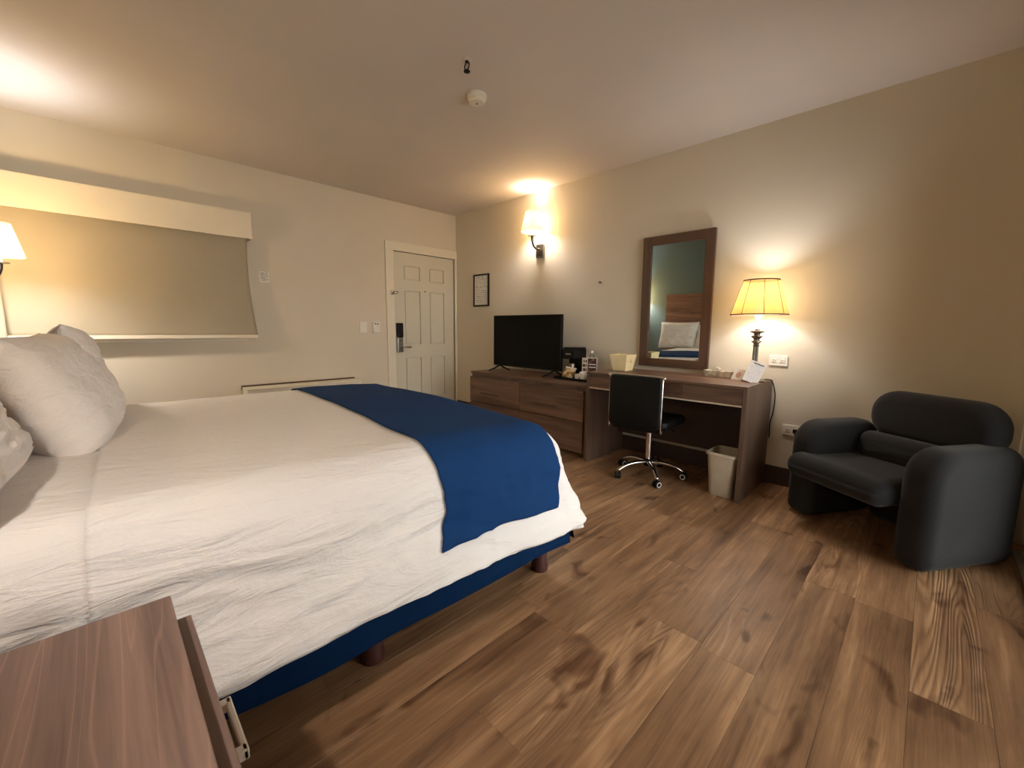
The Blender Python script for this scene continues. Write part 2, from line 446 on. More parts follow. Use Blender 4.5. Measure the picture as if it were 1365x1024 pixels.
# entrance door: six-panel leaf
door = struct(obj('door_1', (lambda b: b)(B()), m_door)) if False else None
def panel_door():
    bm = B(); xs = -0.012
    y0, y1, z0, z1 = DY0+0.004, DY1-0.004, 0.008, DZ-0.004
    cols = [(-0.784, -0.562), (-0.418, -0.196)]
    rows = [(0.24, 0.762), (0.93, 1.59), (1.722, 1.888)]
    box(bm, xs-0.040, xs-0.017, y0, y1, z0, z1)
    ys = [y0, cols[0][0], cols[0][1], cols[1][0], cols[1][1], y1]
    zs = [z0, rows[0][0], rows[0][1], rows[1][0], rows[1][1], rows[2][0], rows[2][1], z1]
    for a, b in ((0, 1), (2, 3), (4, 5)): box(bm, xs-0.018, xs, ys[a], ys[b], z0, z1)
    for c in cols:
        for a, b in ((0, 1), (2, 3), (4, 5), (6, 7)): box(bm, xs-0.018, xs, c[0], c[1], zs[a], zs[b])
    return bm, cols, rows, xs
bm, cols, rows, xs = panel_door()
door = struct(obj('door_1', bm, m_door))
for c in cols:
    for r in rows:
        pb = B(); box(pb, xs-0.019, xs-0.003, c[0]+0.008, c[1]-0.008, r[0]+0.008, r[1]-0.008)
        top = [f for f in pb.faces if f.calc_center_median().x > xs-0.004]
        bmesh.ops.inset_region(pb, faces=top, thickness=0.0001)
        e = [e for f in top for e in f.edges]
        for v in {v for f in top for v in f.verts}:
            cy, cz = (c[0]+c[1])/2, (r[0]+r[1])/2
            v.co.y -= math.copysign(0.026, v.co.y-cy); v.co.z -= math.copysign(0.026, v.co.z-cz)
        obj('door_panel', pb, m_door, door)
# electronic lock
lock = obj('door_lock', bx(xs, xs+0.028, -0.912, -0.835, 0.84, 1.02, 0.006), m_nickel, door)
obj('card_reader', bx(xs, xs+0.045, -0.914, -0.838, 1.02, 1.195, 0.008), m_black, lock)
b = B(); tube(b, [(xs+0.02, -0.873, 0.90), (xs+0.065, -0.873, 0.90)], 0.010, 12)
tube(b, spline([(xs+0.062, -0.875, 0.90), (xs+0.066, -0.82, 0.902), (xs+0.062, -0.745, 0.898)]), 0.009, 10)
obj('door_handle', b, m_nickel, lock, smooth=True)
b = B(); tube(b, [(xs+0.025, -0.873, 0.985), (xs+0.036, -0.873, 0.985)], 0.012, 16); obj('thumb_turn', b, m_dknick, lock, smooth=True, ang=40)
b = B(); tube(b, [(xs, -0.488, 1.598), (xs+0.006, -0.488, 1.598)], 0.010, 16); obj('peephole', b, m_dknick, door, ang=40)
# swing-bar latch
b = B(); box(b, 0.018, 0.03, -0.99, -0.955, 1.53, 1.58, 0.003)
tube(b, [(0.028, -0.972, 1.556), (0.062, -0.972, 1.556)], 0.006); lathe(b, [(0, -0.012), (0.010, -0.006), (0.010, 0.006), (0, 0.012)], 12, (0.066, -0.972, 1.556))
tube(b, spline([(0.05, -0.972, 1.565), (0.06, -0.93, 1.57), (0.03, -0.90, 1.56), (0.055, -0.93, 1.545), (0.05, -0.972, 1.545)]), 0.005)
obj('swing_latch', b, m_nickel, door, smooth=True, ang=40)

# door casing
bm = B()
box(bm, -0.10, 0.020, -1.045, DY0, 0, DZ, 0.003); box(bm, -0.10, 0.020, -1.045, -0.001, DZ, 2.152, 0.003); box(bm, -0.10, 0.019, DY1, -0.001, 0, DZ, 0.003)
cas = struct(obj('trim_1', bm, m_trim))

# baseboards (dark vinyl)
struct(obj('baseboard_right', bx(0.0, XR-0.1, -0.012, 0, 0, 0.138, 0.003), m_base))
struct(obj('baseboard_left', bx(0, 0.012, YH, -1.06, 0, 0.138, 0.003), m_base))
struct(obj('baseboard_back', bx(0, XR, YH, YH+0.012, 0, 0.138, 0.003), m_base))

# glazed sliding door in the near right wall
SY0, SY1, SZ = -2.60, -0.55, 2.10
bm = B()
for y0, y1, z0, z1 in ((YH-0.1, SY0, 0, H), (SY0, SY1, SZ, H), (SY1, 0, 0, H)): box(bm, XR, XR+0.12, y0, y1, z0, z1)
bmesh.ops.remove_doubles(bm, verts=bm.verts, dist=0.0001)
struct(obj('wall_front', bm, m_wall))
d2 = struct(obj('door_2', bx(XR+0.05, XR+0.056, SY0+0.04, SY1-0.04, 0.06, SZ-0.04), m_glass))
bm = B()
for y0, y1, z0, z1 in ((SY0, SY0+0.05, 0.02, SZ), (SY1-0.05, SY1, 0.02, SZ), (SY0, SY1, SZ-0.05, SZ), (-1.73, -1.67, 0.02, SZ), (SY0, SY1, 0.02, 0.09)):
    box(bm, XR+0.035, XR+0.075, y0, y1, z0, z1, 0.004)
obj('door_frame', bm, m_alu, d2)
bm = B(); box(bm, XR-0.092, XR+0.10, SY0, -0.20, 0, 0.012, 0.003)
for k in (0.02, 0.06, 0.10): box(bm, XR-0.085+k, XR-0.079+k, SY0, -0.20, 0.010, 0.020)
obj('door_track', bm, m_alu, d2)
struct(obj('trim_3', bx(5.035, XR, -0.06, -0.0, 0, H, 0.004), m_trim))
struct(obj('ground_outside', bx(XR+0.5, XR+4, -6, 2, -0.2, -0.08), plain('paving', (0.2, 0.19, 0.2, 1), 0.9)))

# ================================================================== WALL AND CEILING FITTINGS
# roller blind with boxed valance
t = thing('roller_blind', 'beige roller blind pulled down under a pale boxed valance', 'blind', (0, -3.2, 1.05))
VY0, VY1 = -0.80, 0.77
obj('valance', (lambda b: (box(b, 0.0, 0.125, VY0, VY1, 1.115, 1.118), box(b, 0.115, 0.125, VY0, VY1, 0.885, 1.118, 0.002), box(b, 0.0, 0.115, VY1-0.008, VY1, 0.885, 1.118), box(b, 0.0, 0.115, VY0, VY0+0.008, 0.885, 1.118), b)[-1])(B()), m_val, t)
def blindf(u, v):
    y = VY0+0.03+(VY1-VY0-0.06)*u; z = 1.05-1.05*v
    s = (1-v)
    edge = max(0, (u-0.86)/0.14)
    side = 0.018*math.sin(PI*min(1, v*1.05))**1.0*edge*edge
    y -= side*1.0; y += 0.02*v*v*edge
    x = 0.075+0.01*math.sin(PI*v)+0.035*v**2+0.004*math.sin(u*19+v*4)*v*(1-v)*2-0.02*edge*edge*math.sin(PI*v)
    return (x, y, z)
b = B(); quadgrid(b, blindf, 60, 30); 
bmesh.ops.solidify(b, geom=list(b.faces), thickness=0.002)
obj('blind_fabric', b, m_blind, t, smooth=True)
obj('bottom_rail', bx(0.104, 0.128, VY0+0.03, VY1-0.012, -0.020, 0.010, 0.004), m_val, t)
b = B(); tube(b, [(0.116, VY1-0.02, -0.015), (0.116, VY1-0.02, -0.055)], 0.004, 8); obj('pull_tab', b, m_val, t)

def placard(name, label, cat, yc, zc, wy, hz, mat, dx=0.012, bev=0.003, group=None):
    t = thing(name, label, cat, (0, yc, zc), group=group)
    obj('plate', bx(0, dx, -wy/2, wy/2, -hz/2, hz/2, bev), mat, t)
    return t
m_notice = print_mat('notice_print', (0.90, 0.86, 0.76, 1), (0.18, 0.15, 0.11, 1), rows=7, cols=2, axes='YZ', fill=0.55, size=(0.085, 0.1))
t = thing('wall_notice', 'small white printed notice on the wall right of the blind', 'notice', (0, -2.325, 1.564))
obj('card', bx(0, 0.004, -0.042, 0.042, 0, 0.1), m_notice, t)
t = placard('light_switch', 'cream light switch plate, the left of two small plates beside the door', 'switch', -1.342, 1.137, 0.082, 0.122, m_white)
obj('rocker', bx(0.012, 0.017, -0.018, 0.018, -0.036, 0.036, 0.002), m_white, t)
t = placard('thermostat', 'cream wall unit with two dark buttons, nearest the door casing', 'thermostat', -1.185, 1.137, 0.086, 0.128, m_white, 0.026, 0.005)
for k in (-1, 1): obj('button', bx(0.026, 0.029, k*0.016-0.009, k*0.016+0.009, 0.036, 0.05, 0.002), m_dknick, t)

# framed notice on desk wall
t = thing('framed_notice', 'black framed printed notice hanging beside the door corner', 'picture frame', (0.535, 0, 1.416))
m_page = print_mat('page_print', (0.80, 0.78, 0.74, 1), (0.30, 0.28, 0.27, 1), rows=17, cols=2.6, axes='XZ', fill=0.45, size=(0.26, 0.4))
b = B()
for x0, x1, z0, z1 in ((-0.146, 0.146, 0, 0.018), (-0.146, 0.146, 0.382, 0.4), (-0.146, -0.128, 0.018, 0.382), (0.128, 0.146, 0.018, 0.382)):
    box(b, x0, x1, -0.022, 0, z0, z1, 0.002)
obj('frame', b, m_black, t); obj('page', bx(-0.13, 0.13, -0.012, -0.009, 0.016, 0.384), m_page, t)
# nail
b = B(); tube(b, [(0, 0, 0), (0, -0.018, 0)], 0.007, 10); tube(b, [(0, -0.018, 0), (0, -0.022, 0)], 0.012, 12)
tag(obj('wall_screw', b, m_dknick, loc=(2.308, 0, 1.594)), 'lone screw head in the bare wall above the ice bucket', 'screw')

# sockets
def socket(name, label, x, z, plug):
    t = thing(name, label, 'outlet', (x, 0, z))
    obj('plate', bx(-0.060, 0.060, -0.010, 0, -0.038, 0.038, 0.003), m_white, t)
    for s in (-1, 1):
        f = obj('receptacle', bx(s*0.026-0.017, s*0.026+0.017, -0.013, -0.010, -0.014, 0.014, 0.002), m_white, t)
        b = B()
        for dz in (-0.006, 0.006): box(b, s*0.026-0.007, s*0.026+0.004, -0.0135, -0.012, dz-0.0015, dz+0.0015)
        box(b, s*0.026+0.008, s*0.026+0.012, -0.0135, -0.012, -0.002, 0.002)
        obj('slot', b, m_black, f)
    if plug:
        b = B(); box(b, 0.012, 0.042, -0.04, -0.012, -0.014, 0.014, 0.004); tube(b, spline([(0.027, -0.04, 0), (0.03, -0.06, -0.01), (0.05, -0.05, -0.09), (0.06, -0.03, -0.2)]), 0.004, 8)
        tag(obj('power_plug', b, m_black, loc=(x, 0, z)), 'black plug and cord in the low wall outlet beside the armchair', 'plug')
    return t
socket('wall_outlet', 'white double wall outlet above the desk, right of the lamp', 3.860, 0.926, False)
socket('wall_outlet', 'low wall outlet with a plug in it, behind the armchair arm', 3.985, 0.427, True)

# ceiling fittings
t = thing('smoke_detector', 'round cream smoke detector on the ceiling', 'smoke detector', (2.44, -1.68, H))
b = B(); lathe(b, [(0.062, 0), (0.062, -0.018), (0.056, -0.024)], 36); obj('mounting_base', b, m_trim, t, ang=40)
b = B(); lathe(b, [(0.054, -0.024), (0.054, -0.040), (0.046, -0.048), (0.012, -0.050)], 36); obj('cover', b, m_trim, t, ang=40)
b = B(); lathe(b, [(0.005, -0.050), (0.005, -0.053), (0.002, -0.054)], 12); obj('test_light', b, m_black, t)
t = thing('ceiling_sprinkler', 'small dark sprinkler head hanging from the ceiling', 'sprinkler', (2.67, -1.945, H))
b = B(); lathe(b, [(0.030, 0), (0.028, -0.004), (0.014, -0.006)], 24); obj('escutcheon', b, m_ceil, t, ang=40)
b = B(); tube(b, [(0, 0, -0.003), (0, 0, -0.014)], 0.010, 12)
for s in (-1, 1): tube(b, spline([(s*0.008, 0, -0.012), (s*0.019, 0, -0.024), (s*0.017, 0, -0.040), (s*0.004, 0, -0.052)]), 0.0035, 8)
obj('frame', b, m_black, t, smooth=True)
b = B(); tube(b, [(0, 0, -0.014), (0, 0, -0.044)], 0.0022, 8); obj('bulb', b, m_nickel, t)
b = B(); lathe(b, [(0.006, -0.048), (0.018, -0.056), (0.018, -0.060), (0.004, -0.062)], 20); obj('deflector', b, m_black, t, ang=40)

# ------------------------------------------------------------------ sconces
def make_sconce(loc, rz, label, power, s=1.0):
    """local: wall plane at y=0, arm out towards -y; z=0 at plate centre"""
    t = thing('wall_sconce', label, 'wall lamp', loc, rz, 'brushed metal wall sconces'); t.scale = (s, s, s)
    obj('wall_plate', bx(-0.055, 0.055, -0.022, 0, -0.075, 0.070, 0.004), m_nickel, t)
    obj('plate_cap', bx(-0.042, 0.042, -0.034, -0.022, -0.060, 0.0, 0.003), m_dknick, t)
    b = B(); tube(b, spline([(0, -0.02, 0.015), (0, -0.065, 0.010), (0, -0.115, 0.035), (0, -0.140, 0.085), (0, -0.145, 0.130)], 8), [0.009+0.007*(i/32) for i in range(33)], 14)
    obj('arm', b, m_dknick, t, smooth=True)
    b = B(); lathe(b, [(0.012, 0.125), (0.046, 0.130), (0.046, 0.136), (0.014, 0.138)], 28, (0, -0.145, 0)); obj('drip_dish', b, m_nickel, t, ang=40)
    b = B(); lathe(b, [(0.014, 0.137), (0.014, 0.205), (0.010, 0.207)], 20, (0, -0.145, 0)); obj('candle_sleeve', b, m_sleeve, t, ang=40)
    z0, z1, r0, r1 = 0.0, 0.205, 0.118, 0.072
    b = B(); lathe(b, [(r0, z0), (r1, z1), (r1-0.003, z1), (r0-0.003, z0)], 48, closed=True)
    for f in b.faces:
        c = f.calc_center_median(); n = f.normal
    sh = obj('lamp_shade', b, [m_shade], t, smooth=True, ang=40, loc=(0, -0.145, 0.175))
    b = B(); lathe(b, [(0.006, 0.202), (0.016, 0.225), (0.019, 0.25), (0.012, 0.285), (0.002, 0.305)], 20, (0, -0.145, 0)); obj('bulb', b, m_bulb, t, smooth=True)
    c, sn = math.cos(rz), math.sin(rz)
    for dz in (0.222, 0.275):      # a candle bulb is a few centimetres tall: two points along it
        point_light('sconce_light', (loc[0]+0.145*s*sn, loc[1]-0.145*s*c, loc[2]+dz*s), power/2, r=0.032)
    return t
make_sconce((1.522, 0, 1.985), 0, 'lit sconce with cream shade on the desk wall, above the television', P_DESK_SCONCE)
make_sconce((0.60, YH, 1.385), PI, 'lit sconce with yellow shade at the left edge, in front of the blind', P_BED*0.94, 0.95)
make_sconce((3.98, YH, 1.385), PI, 'lit bedside sconce above the nightstand, outside the view', P_BED*0.62, 0.95)

# ================================================================== HEADBOARD
t = thing('headboard', 'tall dark wood-grain headboard panel behind the bed, seen in the mirror', 'headboard', (2.50, YH, 0))
obj('panel', bx(-1.38, 1.38, 0.002, 0.045, 0.16, 1.62, 0.004), m_head_w, t)
obj('top_cap', bx(-1.38, 1.38, 0.0, 0.05, 1.62, 1.638, 0.003), m_head_w, t)

# ================================================================== WALL HEATER
t = thing('wall_heater', 'low cream wall heater cabinet under the blind, behind the bed', 'heater', (0, -2.03, 0))
obj('casing', bx(0.015, 0.20, -0.55, 0.55, 0.06, 0.545, 0.006), m_trim, t)
obj('top_cover', bx(0.03, 0.215, -0.555, 0.555, 0.545, 0.560, 0.004), m_trim, t)
obj('back_gap_strip', bx(0.0, 0.02, -0.555, 0.555, 0.535, 0.572), m_brown, t)  # dark strip drawn in for the shaded gap along the wall
for k in range(9): obj('louvre', bx(0.197, 0.207, -0.5, 0.5, 0.36+k*0.018, 0.368+k*0.018), m_trim, t)
obj('plinth', bx(0.02, 0.18, -0.52, 0.52, 0, 0.06), m_base, t)

# ================================================================== BED
BR = math.radians(-3.0)
BO = Vector((2.515, -1.97, 0))     # foot centre
bed = thing('bed', 'king bed with navy blue skirt and dark round legs', 'bed', BO, BR)
obj('mattress', (lambda b: slab(b, -0.92, 0.92, -1.95, -0.07, (0.10,)*4, 0.42, 0.655, 0.11, 'XY'))(B()), m_matt, bed, smooth=True)
obj('box_base', bx(-0.93, 0.93, -1.94, -0.06, 0.20, 0.42, 0.02), m_matt, bed)
for x in (-0.91, 0.0, 0.91):
    for y in (-0.10, -0.93, -1.86):
        b = B(); lathe(b, [(0.040, 0), (0.042, 0.02), (0.036, 0.05), (0.036, 0.20)], 24, (x, y, 0)); obj('leg', b, m_bedleg, bed, ang=40)
def skirt_side(p0, p1, z0, z1, seed, flare=0.02):
    p0, p1 = Vector(p0), Vector(p1); d = p1-p0; n = Vector((d.y, -d.x)).normalized(); L = d.length
    def f(u, v):
        p = p0+d*u; drop = 1-v
        wv = (math.sin(u*L*9+seed)*0.006+noise.noise(Vector((u*L*3, seed, 0)))*0.012)*drop+flare*drop*drop
        z = z0+(z1-z0)*v + 0.008*math.sin(u*L*4+seed)*drop
        return (p.x+n.x*wv, p.y+n.y*wv, z)
    b = B(); quadgrid(b, f, 90, 8); bmesh.ops.solidify(b, geom=list(b.faces), thickness=0.002); return b
obj('skirt', skirt_side((0.985, -1.95), (0.985, 0.012), 0.128, 0.44, 1.0), m_skirt, bed, smooth=True)
obj('skirt', skirt_side((1.015, -0.006), (-1.015, -0.006), 0.145, 0.36, 2.0, 0.03), m_skirt, bed, smooth=True)
obj('skirt', skirt_side((-0.985, 0.012), (-0.985, -1.95), 0.128, 0.44, 3.0), m_skirt, bed, smooth=True)

# cloth that lies on the bed: flat rectangle |x|<=A, y<=-By, then rolls over the edge
A_, BY, T0 = 0.80, 0.155, 0.712
def cloth_point(p, q, lift=0.0, wr=1.0, skew=0.0, seed=0.0, flare=0.095):
    px = max(abs(p)-A_, 0); sx = math.copysign(1, p)
    qy = max(q+BY, 0)
    d = (px**4+qy**4)**0.25 if (px > 0 and qy > 0) else (px+qy)
    if d > 0:
        h = math.hypot(px, qy); nx, ny = px/h, qy/h
        k4 = (nx**5+ny**5)**0.2
    else: nx = ny = 0; k4 = 1
    Rr = 0.20*nx*nx+0.13*ny*ny if d > 0 else 0.2
    arc = Rr*PI/2
    if d <= arc:
        th = d/Rr; out = Rr*math.sin(th); drop = Rr*(1-math.cos(th)); fx, fz = math.sin(th), math.cos(th)
        hang = 0
    else:
        e = d-arc; hang = e; out = Rr+flare*min(1, e/0.22)**1.2*1.0; drop = Rr+e*0.985; fx, fz = 1, 0
    out /= k4
    cx = min(abs(p), A_)*sx; cy = min(q, -BY)
    x = cx+sx*nx*out; y = cy+ny*out
    crown = 0.018*(1-min(1, abs(p)/A_)**2)**2
    z = T0-drop+crown-0.012*max(0, 1-abs(cy+BY)/0.5)**2
    if skew: y -= skew*min(1, hang/0.25)*(1 if sx > 0 else 0)
    # wrinkles
    N = noise.noise
    if True:
        w1 = N(Vector((p*1.1+seed, q*2.6, 0.3)))*0.006+N(Vector((p*2.2+q*1.1, q*7+p*2.0, 2.1+seed)))*0.0045
    sd = min(1, max(0, (d-0.10)/0.22))
    rid = lambda vx, vy, vz: 0.35-abs(N(Vector((vx, vy, vz))))
    wp = N(Vector((y*2.2, d*3, 7)))
    w2 = rid(d*13+1.6*wp, y*1.3+seed, 4.0)*0.024 + rid(d*30+2*wp, y*2.2, 9+seed)*0.011 + rid(d*6+y*7, y*5-d*8, 5)*0.014*sd + N(Vector((d*4, y*3, 15)))*0.016*sd + N(Vector((d*40, y*9, 9+seed)))*0.0022
    if abs(ny) > 0.7: w2 = N(Vector((d*3, x*6, 4.0)))*0.016*sd
    cor = nx*nx*ny*ny*4
    w2 += cor*0.03*sd*math.sin(math.atan2(ny, nx)*6)
    w = (w1*(1-sd)+w2*sd)*wr+lift
    x += sx*nx*fx*w; y += ny*fx*w; z += (fz if d > 0 else 1)*w
    return (x, y, z)
def drape(name, p0, p1, q0, q1, nu, nv, mat, label, cat, lift=0, wr=1, skew=0, thick=0.003, hem=0.0, seed=0.0, edgewob=0.0):
    def f(u, v):
        p = p0+(p1-p0)*u; q = q0+(q1-q0)*v
        if edgewob:
            if v < 0.5: q += edgewob*noise.noise(Vector((p*2.3, seed+3, 1)))*(1-v*2)
        if hem:
            if u > 0.8: p += hem*noise.noise(Vector((q*1.3, 1.7, 0)))*(u-0.8)*5
            if u < 0.2: p -= hem*noise.noise(Vector((q*1.3, 5.7, 0)))*(0.2-u)*5
        return cloth_point(p, q, lift, wr, skew, 0.0)
    b = B(); quadgrid(b, f, nu, nv)
    bmesh.ops.recalc_face_normals(b, faces=b.faces)
    bmesh.ops.solidify(b, geom=list(b.faces), thickness=thick)
    o = obj(name, b, mat, smooth=True, loc=BO, rot=(0, 0, BR))
    return tag(o, label, cat)
HN = A_+0.20*PI/2+0.225       # half width of bedspread along the cloth
drape('bed_sheet', -HN+0.02, HN-0.01, -1.955, -1.45, 200, 50, m_sheet, 'white sheet over the head end of the bed, under the pillows', 'sheet', 0.0, 0.8, seed=2)
drape('bedspread', -HN, HN, -1.575, -BY+0.13*PI/2+0.26, 260, 190, m_sheet, 'white cotton bedspread hanging over the near side of the bed', 'bedspread', 0.008, 1.0, hem=0.03)
drape('bed_runner', -HN+0.09, HN-0.105, -0.70, -0.085, 260, 60, m_blue, 'navy blue runner laid across the foot of the white bedspread', 'bed runner', 0.019, 1.0, skew=0.10, thick=0.004, edgewob=0.02)

# ------------------------------------------------------------------ pillows
def pillow(loc, rot, label, wd=0.68, ht=0.46, th=0.19, seed=0):
    b = B(); nu, nv = 56, 44
    def f(u, v, s):
        a, c = 2*u-1, 2*v-1
        px = a*(1-0.07*(1-c*c)) ; pc = c*(1-0.06*(1-a*a))
        prof = max(0, (1-abs(a)**3.0))**0.5*max(0, (1-abs(c)**3.6))**0.5
        x = px*wd/2; z = pc*ht/2+ht/2
        N = noise.noise
        w = N(Vector((a*2.2+seed, c*1.3, s)))*0.024+(0.3-abs(N(Vector((a*2.4+c*1.5+seed, c*6, s*3.0)))))*0.016+(0.3-abs(N(Vector((a*7, c*4+a*5+seed, s*2)))))*0.008
        edge = min(1, (1-abs(a))*4)*min(1, (1-abs(c))*4)
        y = s*(th/2*prof)+w*edge
        y = s*(th/2*prof*(1+0.35*(1-v)))+w*edge
        return (x, y, z)
    g1 = quadgrid(b, lambda u, v: f(u, v, -1), nu, nv); g2 = quadgrid(b, lambda u, v: f(u, v, 1), nu, nv)
    bmesh.ops.remove_doubles(b, verts=b.verts, dist=0.0008)
    o = obj('pillow', b, m_pillow, smooth=True, loc=loc, rot=rot)
    return tag(o, label, 'pillow')
LEAN = math.radians(15)
pillow((1.54, -3.575, 0.700), (math.radians(11), 0.0, math.radians(3)), 'white pillow with a peaked corner, half hidden behind the large front pillow', 0.68, 0.455, 0.17, 3)
pillow((2.29, -3.57, 0.688), (math.radians(22), 0.0, math.radians(-3)), 'largest white pillow in view, leaning at the middle of the bed', 0.93, 0.450, 0.24, 8)
pillow((3.08, -3.775, 0.71), (math.radians(20), 0, math.radians(-4)), 'white pillow cut by the left edge, nearest the nightstand', 0.66, 0.40, 0.20, 15)

# ================================================================== NIGHTSTAND
t = thing('nightstand', 'wood-grain nightstand, tinted mauve for cool light, with pale bar pulls in the bottom left corner', 'nightstand', (3.93, -3.73, 0))
X0, X1, YB, YF = -0.273, 0.273, -0.28, 0.254
obj('top', bx(X0, X1, YB, YF, 0.600, 0.630, 0.002), m_night, t)
b = B(); box(b, X0, X0+0.02, YB, YF-0.012, 0.05, 0.600); box(b, X1-0.02, X1, YB, YF-0.012, 0.05, 0.600); box(b, X0+0.02, X1-0.02, YB, YB+0.01, 0.05, 0.6); box(b, X0+0.02, X1-0.02, YB, YF-0.02, 0.05, 0.07)
obj('carcass', b, m_night, t)
obj('plinth', bx(X0+0.02, X1-0.02, YB+0.02, YF-0.05, 0, 0.05), m_black, t)
for z0, z1 in ((0.335, 0.588), (0.065, 0.328)):
    d = obj('drawer', bx(X0+0.022, X1-0.022, YF-0.012, YF+0.026, z0, z1, 0.002), m_night, t)
    zc = (z0+z1)/2; xc = -0.065
    b = B()
    yo = YF+0.026
    box(b, xc-0.068, xc-0.052, yo, yo+0.034, zc-0.009, zc+0.009, 0.002); box(b, xc+0.052, xc+0.068, yo, yo+0.034, zc-0.009, zc+0.009, 0.002)
    box(b, xc-0.068, xc+0.068, yo+0.024, yo+0.034, zc-0.009, zc+0.009, 0.003)
    obj('handle', b, plain('white_enamel', (0.9, 0.88, 0.85, 1), 0.35), d, label='pale bar pull')

# ================================================================== DRESSER
t = thing('dresser', 'low dark walnut dresser with bar pulls under the television', 'dresser', (1.0, 0, 0))
DW = 1.583
obj('top', bx(0.0, DW, -0.565, -0.012, 0.640, 0.662, 0.002), m_wood, t)
b = B(); box(b, 0.0, 0.025, -0.545, -0.014, 0.0, 0.640); box(b, DW-0.03, DW, -0.555, -0.014, 0.0, 0.640); box(b, 0.025, DW-0.03, -0.03, -0.014, 0.05, 0.64); box(b, 0.025, DW-0.03, -0.545, -0.014, 0.035, 0.05); box(b, 0.76, 0.78, -0.54, -0.03, 0.05, 0.64)
box(b, 0.025, DW-0.03, -0.545, -0.52, 0.600, 0.64)
obj('carcass', b, m_woodz, t)
for (x0, x1) in ((-0.008, 0.768), (0.774, DW-0.035)):
    for z0, z1 in ((0.328, 0.604), (0.045, 0.320)):
        d = obj('drawer', bx(x0, x1, -0.570, -0.548, z0, z1, 0.0015), m_wood, t)
        xc = (x0+x1)/2-0.045; zc = z0+0.105
        b = B(); box(b, xc-0.14, xc+0.14, -0.600, -0.588, zc-0.008, zc+0.008, 0.003)
        for s in (-0.11, 0.11): box(b, xc+s-0.006, xc+s+0.006, -0.590, -0.570, zc-0.006, zc+0.006)
        obj('handle', b, m_mirw_x, d)

# ================================================================== DESK
t = thing('desk', 'long walnut desk with three shallow drawers and pale edge strip', 'desk', (2.60, 0, 0))
W = 1.24
obj('top', bx(0, W, -0.604, -0.014, 0.764, 0.784, 0.0015), m_wood, t)
obj('side_panel', bx(0, 0.028, -0.600, -0.016, 0, 0.764, 0.001), m_woodz, t)
obj('side_panel', bx(W-0.028, W, -0.600, -0.016, 0, 0.764, 0.001), m_woodz, t)
obj('modesty_panel', bx(0.028, W-0.028, -0.115, -0.098, 0.192, 0.764), m_base, t)  # darker than the desk wood, standing in for the shade underneath
b = B(); box(b, 0.028, W-0.028, -0.58, -0.115, 0.655, 0.667); obj('drawer_shelf', b, m_woodz, t)
obj('edge_strip', bx(0.028, W-0.028, -0.597, -0.575, 0.646, 0.656), m_edge, t)
for k in range(3):
    a = 0.030+k*(W-0.06)/3
    obj('drawer', bx(a+0.001, a+(W-0.06)/3-0.001, -0.600, -0.582, 0.658, 0.762, 0.001), m_wood, t)

# ------------------------------------------------------------------ mirror
t = thing('wall_mirror', 'tall wall mirror in a dark wood frame above the desk', 'mirror', (3.07, -0.004, 0.822), rot=(math.radians(1.0), 0, 0))
b = B(); box(b, -0.303, -0.228, -0.030, 0, 0, 1.115, 0.002); box(b, 0.228, 0.303, -0.030, 0, 0, 1.115, 0.002)
obj('side_rail', bx(-0.303, -0.228, -0.030, 0, 0, 1.115, 0.002), m_mirw_z, t); obj('side_rail', bx(0.228, 0.303, -0.030, 0, 0, 1.115, 0.002), m_mirw_z, t)
b.free()
obj('top_rail', bx(-0.228, 0.228, -0.030, 0, 1.040, 1.115, 0.002), m_mirw_x, t); obj('bottom_rail', bx(-0.228, 0.228, -0.030, 0, 0, 0.068, 0.002), m_mirw_x, t)
mm = NT('mirror_silver'); mm.set(Base_Color=(0.80, 0.86, 0.85, 1), Metallic=1.0, Roughness=0.01)
obj('mirror_glass', bx(-0.23, 0.23, -0.014, -0.008, 0.066, 1.042), mm.m, t)

# ------------------------------------------------------------------ table lamp
t = thing('table_lamp', 'lit table lamp with panelled cream shade and fluted metal stem on the desk', 'lamp', (3.765, -0.225, 0.784))
b = B(); lathe(b, [(0.075, 0), (0.078, 0.006), (0.072, 0.014), (0.050, 0.020), (0.028, 0.026), (0.022, 0.04)], 40); obj('base', b, m_nickel, t, ang=35)
b = B(); n = 16; rings = []
for z in (0.036, 0.255):
    rings.append([b.verts.new(((0.0185 if i % 2 else 0.0155)*(1 if z < 0.1 else 0.92)*math.cos(2*PI*i/32), (0.0185 if i % 2 else 0.0155)*(1 if z < 0.1 else 0.92)*math.sin(2*PI*i/32), z)) for i in range(32)])
for i in range(32): b.faces.new((rings[0][i], rings[0][(i+1) % 32], rings[1][(i+1) % 32], rings[1][i]))
obj('stem', b, plain('weathered_grey_metal', (0.22, 0.21, 0.17, 1), 0.45, 0.5, 0.3), t)
b = B(); lathe(b, [(0.018, 0.25), (0.024, 0.256), (0.017, 0.262), (0.020, 0.272), (0.032, 0.280), (0.032, 0.286), (0.018, 0.292), (0.020, 0.302), (0.036, 0.316), (0.036, 0.322), (0.018, 0.328), (0.022, 0.340), (0.046, 0.350), (0.048, 0.356), (0.016, 0.360), (0.014, 0.372)], 36); obj('capital', b, m_nickel, t, smooth=True, ang=50)
b = B(); lathe(b, [(0.014, 0.370), (0.015, 0.425), (0.010, 0.43)], 20); obj('candle_sleeve', b, m_sleeve, t, ang=40)
zs0, zs1, rr0, rr1 = 0.0, 0.235, 0.178, 0.110
sb = B(); lathe(sb, [(rr0, zs0), (rr1, zs1), (rr1-0.002, zs1), (rr0-0.002, zs0)], 64, closed=True)
sh = obj('lamp_shade', sb, m_shade2, t, smooth=True, ang=40, loc=(0, 0, 0.470))
